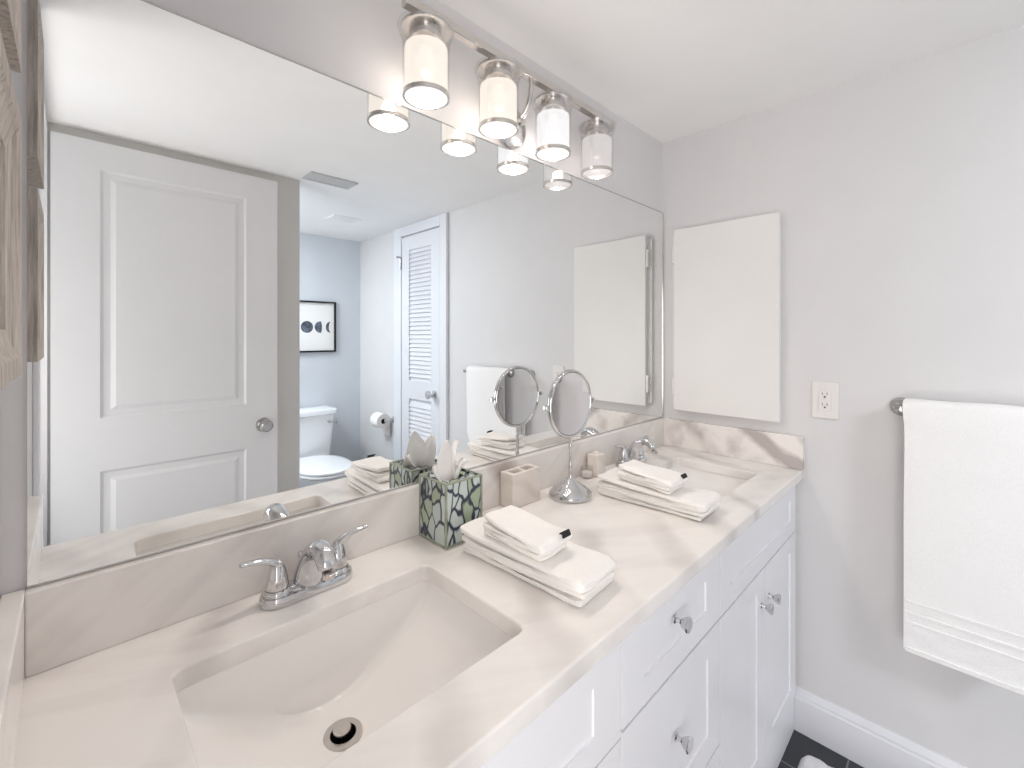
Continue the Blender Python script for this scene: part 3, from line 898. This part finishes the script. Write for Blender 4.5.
# small bottle block and clear tumbler behind the far towel
t = thing('soap_bottle', 'small upright white marble block bottle against the backsplash', 'soap bottle', (1.163, -0.05, ZC))
bm = nb(); box(bm, 1.142, 1.186, -0.066, -0.028, ZC + 0.0008, ZC + 0.066)
obj('body', bm, M['stone'], t, smooth=False, bevel=0.003)
bm = nb(); lathe(bm, [(0.009, 0.066), (0.009, 0.071), (0.0075, 0.0725), (0, 0.0725)], (1.164, -0.047, ZC), n=20)
obj('cap', bm, M['plastic'], t)
t = thing('glass_votive', 'small clear glass cup left of the upright white block bottle', 'glass', (1.117, -0.045, ZC))
bm = nb(); lathe(bm, [(0.0, 0.0006), (0.016, 0.0006), (0.018, 0.003), (0.0195, 0.034), (0.018, 0.034), (0.0165, 0.006), (0, 0.006)], (1.117, -0.045, ZC), n=28)
obj('cup', bm, M['glass'], t)
bm = nb(); lathe(bm, [(0.0, 0.0065), (0.0155, 0.0065), (0.0165, 0.018), (0, 0.018)], (1.117, -0.045, ZC), n=24)
obj('wax_fill', bm, M['plastic'], t)

# ------------------------------------------------------------------ make-up mirror
mx_, my_ = 0.957, -0.107
t = thing('makeup_mirror', 'round chrome make-up mirror on a pedestal stand', 'mirror', (mx_, my_, ZC))
bm = nb()
lathe(bm, [(0.0, 0.0008), (0.056, 0.0008), (0.058, 0.004), (0.058, 0.010), (0.055, 0.014), (0.047, 0.022), (0.042, 0.026), (0.030, 0.032), (0.028, 0.036), (0.018, 0.041), (0.014, 0.046), (0.009, 0.050), (0.0, 0.052)], (mx_, my_, ZC), n=48)
obj('base', bm, M['chrome'], t)
bm = nb()
lathe(bm, [(0.008, 0.048), (0.0055, 0.056), (0.005, 0.075), (0.0062, 0.080), (0.0045, 0.086), (0.0042, 0.128), (0.0058, 0.132), (0.0048, 0.138), (0.0048, 0.158), (0.007, 0.162), (0.0, 0.164)], (mx_, my_, ZC), n=20)
obj('stem', bm, M['chrome'], t)
RC = Vector((mx_, my_, 1.102)); RR = 0.0885
bm = nb(); n1, n2 = 64, 12
rings = []
for i in range(n1):
    a = 2 * PI * i / n1
    rings.append([(RC.x + (RR + 0.0042 * math.cos(2 * PI * j / n2)) * math.cos(a), RC.y + 0.0075 * math.sin(2 * PI * j / n2), RC.z + (RR + 0.0042 * math.cos(2 * PI * j / n2)) * math.sin(a)) for j in range(n2)])
rings.append(rings[0]); loft(bm, rings, True, False, False); bmesh.ops.remove_doubles(bm, verts=bm.verts, dist=1e-6)
def rot_disc(bm):
    bmesh.ops.rotate(bm, verts=bm.verts, cent=RC, matrix=Matrix.Rotation(math.radians(0.8), 3, 'Z'))


rot_disc(bm)
obj('ring_frame', bm, M['chrome'], t)
bm = nb(); lathe(bm, [(0.084, -0.0042), (0.0846, 0.0), (0.084, 0.0042)], RC, 'y', 64)
rot_disc(bm)
obj('mirror_disc', bm, mirror_mat('make_up_mirror_glass', (0.86, 0.85, 0.86)), t, smooth=True)
for s in (-1, 1):
    bm = nb(); lathe(bm, [(0.003, 0.0), (0.003, 0.008), (0.0065, 0.009), (0.0070, 0.016), (0.005, 0.018), (0, 0.0185)], (0, 0, 0), 'x', 16)
    for v in bm.verts: v.co = Vector((RC.x + s * (RR + 0.001 + v.co.x), RC.y + v.co.y, RC.z + v.co.z))
    rot_disc(bm)
    obj('pivot_knob', bm, M['chrome'], t)

# ------------------------------------------------------------------ picture frames on the left wall
def wood_frame(yc, hy, z0, z1, label):
    t = thing('wood_picture_frame', label, 'picture frame', (XL, yc, z0), 'grey wood frames on the left wall')
    xw, xf = XL + 0.0008, XL + 0.027; rw = 0.046
    bm = nb()
    y0, y1 = yc - hy, yc + hy
    # mitred rails with a stepped inner lip
    sec = [(0.0, 0.0), (0.0, xf - xw), (0.018, xf - xw), (0.023, xf - xw - 0.003), (rw, xf - xw - 0.008), (rw, 0.0)]
    rings = []
    for (sy, sz) in ((-1, -1), (1, -1), (1, 1), (-1, 1), (-1, -1)):
        rings.append([(xw + d, (yc + sy * (hy - i)), ((z0 + z1) / 2 + sz * ((z1 - z0) / 2 - i))) for i, d in sec])
    loft(bm, rings, True, False, False); bmesh.ops.remove_doubles(bm, verts=bm.verts, dist=1e-6)
    obj('frame', bm, M['wood'], t, smooth=False)
    bm = nb(); box(bm, xw, xw + 0.010, y0 + rw - 0.004, y1 - rw + 0.004, z0 + rw - 0.004, z1 - rw + 0.004)
    obj('print', bm, M['paper'], t, smooth=False)
    bm = nb(); box(bm, xw + 0.0115, xw + 0.0135, y0 + rw - 0.003, y1 - rw + 0.003, z0 + rw - 0.003, z1 - rw + 0.003)
    obj('glass', bm, M['glass'], t, smooth=False)


wood_frame(-0.265, 0.105, 1.245, 1.512, 'grey-washed wood frame, lower of two at left edge')
wood_frame(-0.265, 0.105, 1.560, 1.830, 'grey-washed wood frame, upper of two at left edge')

# ------------------------------------------------------------------ nook: picture, toilet, paper
t = thing('moon_print', 'black framed moon phases print above the toilet', 'picture', (1.262, YB, 1.355))
px0, px1, pz0, pz1 = 1.045, 1.480, 1.16, 1.552
bm = nb(); f = 0.013
for (a, b, cc, d) in ((px0, px1, pz0, pz0 + f), (px0, px1, pz1 - f, pz1), (px0, px0 + f, pz0 + f, pz1 - f), (px1 - f, px1, pz0 + f, pz1 - f)):
    box(bm, a, b, YB + 0.0008, YB + 0.022, cc, d)
obj('frame', bm, M['black'], t, smooth=False)
pp = obj('print', box(nb(), px0 + f - .001, px1 - f + .001, YB + 0.0008, YB + 0.008, pz0 + f - .001, pz1 - f + .001), M['paper'], t, smooth=False)
mr = 0.045
for (mxx, kind) in ((1.262, 'full'), (1.364, 'half'), (1.160, 'half2'), (1.446, 'cres'), (1.078, 'cres2')):
    s = -1 if kind.endswith('2') else 1
    pts = []
    for i in range(25):
        a = -PI / 2 + PI * i / 24; pts.append((mr * math.cos(a), mr * math.sin(a)))
    if kind == 'full': back = [(-mr * math.cos(PI / 2 - PI * i / 24), mr * math.sin(PI / 2 - PI * i / 24)) for i in range(1, 24)]
    elif kind.startswith('half'): pts = [(-x, z) for x, z in pts]; back = [(mr * .22 * math.cos(PI / 2 - PI * i / 24), mr * math.sin(PI / 2 - PI * i / 24)) for i in range(1, 24)]
    else: pts = [(-x * .95, z) for x, z in pts]; back = [(-mr * .42 * math.cos(PI / 2 - PI * i / 24), mr * math.sin(PI / 2 - PI * i / 24)) for i in range(1, 24)]
    bm = nb()
    loft(bm, [[(mxx + s * x, YB + yy, 1.353 + z) for x, z in pts + back] for yy in (0.0078, 0.0084)])
    obj('moon_shape', bm, M['moon'], pp, smooth=False)

TX, TYB = 1.180, YB + 0.018
t = thing('toilet', 'white two-piece toilet in the nook behind the inner wall', 'toilet', (TX, TYB, 0))
bm = nb()
loft(bm, [rrect(TX, TYB + 0.095, hx_, hy_, 0.035, z, 6) for z, hx_, hy_ in ((0.385, 0.180, 0.080), (0.395, 0.188, 0.086), (0.55, 0.203, 0.091), (0.705, 0.218, 0.095))])
obj('tank', bm, M['porcelain'], t)
bm = nb()
loft(bm, [rrect(TX, TYB + 0.097, hx_, hy_, 0.036, z, 6) for z, hx_, hy_ in ((0.705, 0.222, 0.098), (0.709, 0.233, 0.106), (0.735, 0.235, 0.107), (0.745, 0.228, 0.101), (0.748, 0.20, 0.08))])
obj('tank_lid', bm, M['porcelain'], t)
bm = nb(); lathe(bm, [(0.012, 0.0), (0.012, 0.010), (0.006, 0.012), (0.006, 0.020)], (TX + 0.165, TYB + 0.188, 0.655), 'y', 18); tube(bm, [(TX + 0.165, TYB + 0.207, 0.655), (TX + 0.185, TYB + 0.209, 0.653), (TX + 0.215, TYB + 0.209, 0.645)], [0.007, 0.008, 0.010], 12, 0.6)
obj('flush_lever', bm, M['chrome'], t)
by = TYB + 0.46
bm = nb()
loft(bm, [ellipse(TX, by + dy, rx, ry, z, 40, p) for z, rx, ry, dy, p in
          ((0.0, 0.115, 0.235, -0.05, 2.6), (0.03, 0.118, 0.238, -0.05, 2.6), (0.05, 0.105, 0.215, -0.05, 2.4), (0.17, 0.105, 0.200, -0.04, 2.3), (0.28, 0.150, 0.235, -0.01, 2.2), (0.37, 0.180, 0.262, 0.0, 2.15), (0.392, 0.183, 0.265, 0.0, 2.15))])
box(bm, TX - 0.16, TX + 0.16, TYB + 0.01, TYB + 0.25, 0.30, 0.386)
obj('bowl', bm, M['porcelain'], t)
for nm, z0, z1, k in (('seat', 0.394, 0.412, 1.0), ('seat_lid', 0.414, 0.434, 0.985)):
    bm = nb()
    loft(bm, [ellipse(TX, by + 0.005, rx * k, ry * k, z, 48, 2.15) for z, rx, ry in ((z0, 0.180, 0.255), (z0 + 0.003, 0.186, 0.262), (z1 - 0.006, 0.186, 0.262), (z1 - 0.001, 0.178, 0.252), (z1, 0.15, 0.22))])
    obj(nm, bm, M['porcelain'], t)

t = thing('toilet_paper_holder', 'chrome toilet paper holder on the wall past the louvered door', 'paper holder', (W, -2.03, 0.655))
bm = nb(); lathe(bm, [(0.024, 0.0), (0.024, -0.006), (0.010, -0.012), (0.009, -0.070), (0.012, -0.078), (0, -0.080)], (W - 0.0005, -2.115, 0.668), 'x', 24)
obj('post', bm, M['chrome'], t)
obj('roll_arm', tube(nb(), [(W - 0.072, -2.110, 0.668), (W - 0.072, -2.26, 0.668)], 0.006, 12, sub=1), M['chrome'], t)
t = thing('toilet_paper_roll', 'white toilet paper roll on the wall holder', 'toilet paper', (W - 0.072, -2.20, 0.668))
bm = nb(); lathe(bm, [(0.019, -2.242), (0.054, -2.242), (0.055, -2.240), (0.055, -2.142), (0.054, -2.140), (0.019, -2.140), (0.019, -2.242)], (W - 0.072, 0, 0.660), 'y', 40, False, False)
obj('paper', bm, M['tissue'], t)
bm = nb(); lathe(bm, [(0.0188, -2.242), (0.0188, -2.140), (0.0175, -2.140), (0.0175, -2.242)], (W - 0.072, 0, 0.660), 'y', 28, False, False)
obj('cardboard_core', bm, M['dark'], t)
bm = nb(); box(bm, W - 0.0185, W - 0.0175, -2.238, -2.146, 0.545, 0.660)
obj('hanging_sheet', bm, M['tissue'], t, smooth=False)

# ------------------------------------------------------------------ ceiling vents
def vent(name, label, x0, x1, y0, y1, slats, mat, depth):
    t = thing(name, label, 'vent', ((x0 + x1) / 2, (y0 + y1) / 2, ZCE), 'ceiling vents')
    bm = nb(); f = 0.016; z0 = ZCE - depth
    for (a, b, c_, d) in ((x0, x1, y0, y0 + f), (x0, x1, y1 - f, y1), (x0, x0 + f, y0 + f, y1 - f), (x1 - f, x1, y0 + f, y1 - f)):
        box(bm, a, b, c_, d, z0, ZCE - 0.0004)
    obj('frame', bm, mat, t, smooth=False)
    obj('backing', box(nb(), x0 + f, x1 - f, y0 + f, y1 - f, ZCE - 0.002, ZCE - 0.0004), M['dark'] if slats < 6 else mat, t, smooth=False)
    for k in range(slats):
        y = y0 + f + (y1 - y0 - 2 * f) * (k + 0.5) / slats; h = (y1 - y0 - 2 * f) / slats * .42
        bm = nb()
        loft(bm, [[(x, y - h, z0 + 0.001), (x, y - h, z0 + 0.003), (x, y + h, ZCE - 0.002), (x, y + h, ZCE - 0.004)] for x in (x0 + f, x1 - f)])
        obj('slat', bm, mat, t, smooth=False)


vent('ceiling_vent', 'grey metal ceiling vent nearest the inner wall end', 0.800, 1.030, -1.435, -1.315, 3, M['vent'], 0.007)
vent('ceiling_vent', 'flush white ceiling vent deeper in over the toilet nook', 1.185, 1.380, -2.127, -1.98, 7, M['ceil'], 0.004)

# ------------------------------------------------------------------ bath rug
bm = nb()
rx0, rx1, ry0, ry1 = 0.75, 1.600, -1.08, -0.508
nx, ny = 90, 64
G = []
for j in range(ny + 1):
    row = []
    for i in range(nx + 1):
        u, v = i / nx, j / ny
        x = rx0 + (rx1 - rx0) * u; y = ry0 + (ry1 - ry0) * v
        # round the corners in plan
        hx_, hy_ = (rx1 - rx0) / 2, (ry1 - ry0) / 2; cx_, cy_ = (rx0 + rx1) / 2, (ry0 + ry1) / 2
        ax, ay = abs(x - cx_), abs(y - cy_); rc_ = 0.035
        if ax > hx_ - rc_ and ay > hy_ - rc_:
            dx_, dy_ = ax - (hx_ - rc_), ay - (hy_ - rc_); m = max(dx_, dy_); L = math.hypot(dx_, dy_)
            if L > 1e-6:
                ax, ay = hx_ - rc_ + dx_ * m / L, hy_ - rc_ + dy_ * m / L
                x = cx_ + math.copysign(ax, x - cx_); y = cy_ + math.copysign(ay, y - cy_)
        ed = min(min(u, 1 - u) * (rx1 - rx0), min(v, 1 - v) * (ry1 - ry0))
        z = 0.003 + 0.017 * min(1, ed / 0.018) ** .5 + 0.004 * noise.noise(Vector((x * 60, y * 60, 0))) * min(1, ed / .01)
        row.append(bm.verts.new((x, y, z)))
    G.append(row)
for j in range(ny):
    for i in range(nx):
        bm.faces.new((G[j][i], G[j][i + 1], G[j + 1][i + 1], G[j + 1][i]))
r = bmesh.ops.extrude_face_region(bm, geom=list(bm.faces))
for v in r['geom']:
    if isinstance(v, bmesh.types.BMVert): v.co.z = 0.0006
tag(obj('bath_rug', bm, M['rug'], loc=(1.17, -0.8, 0)), 'fluffy white bath rug on the dark tile floor', 'rug')
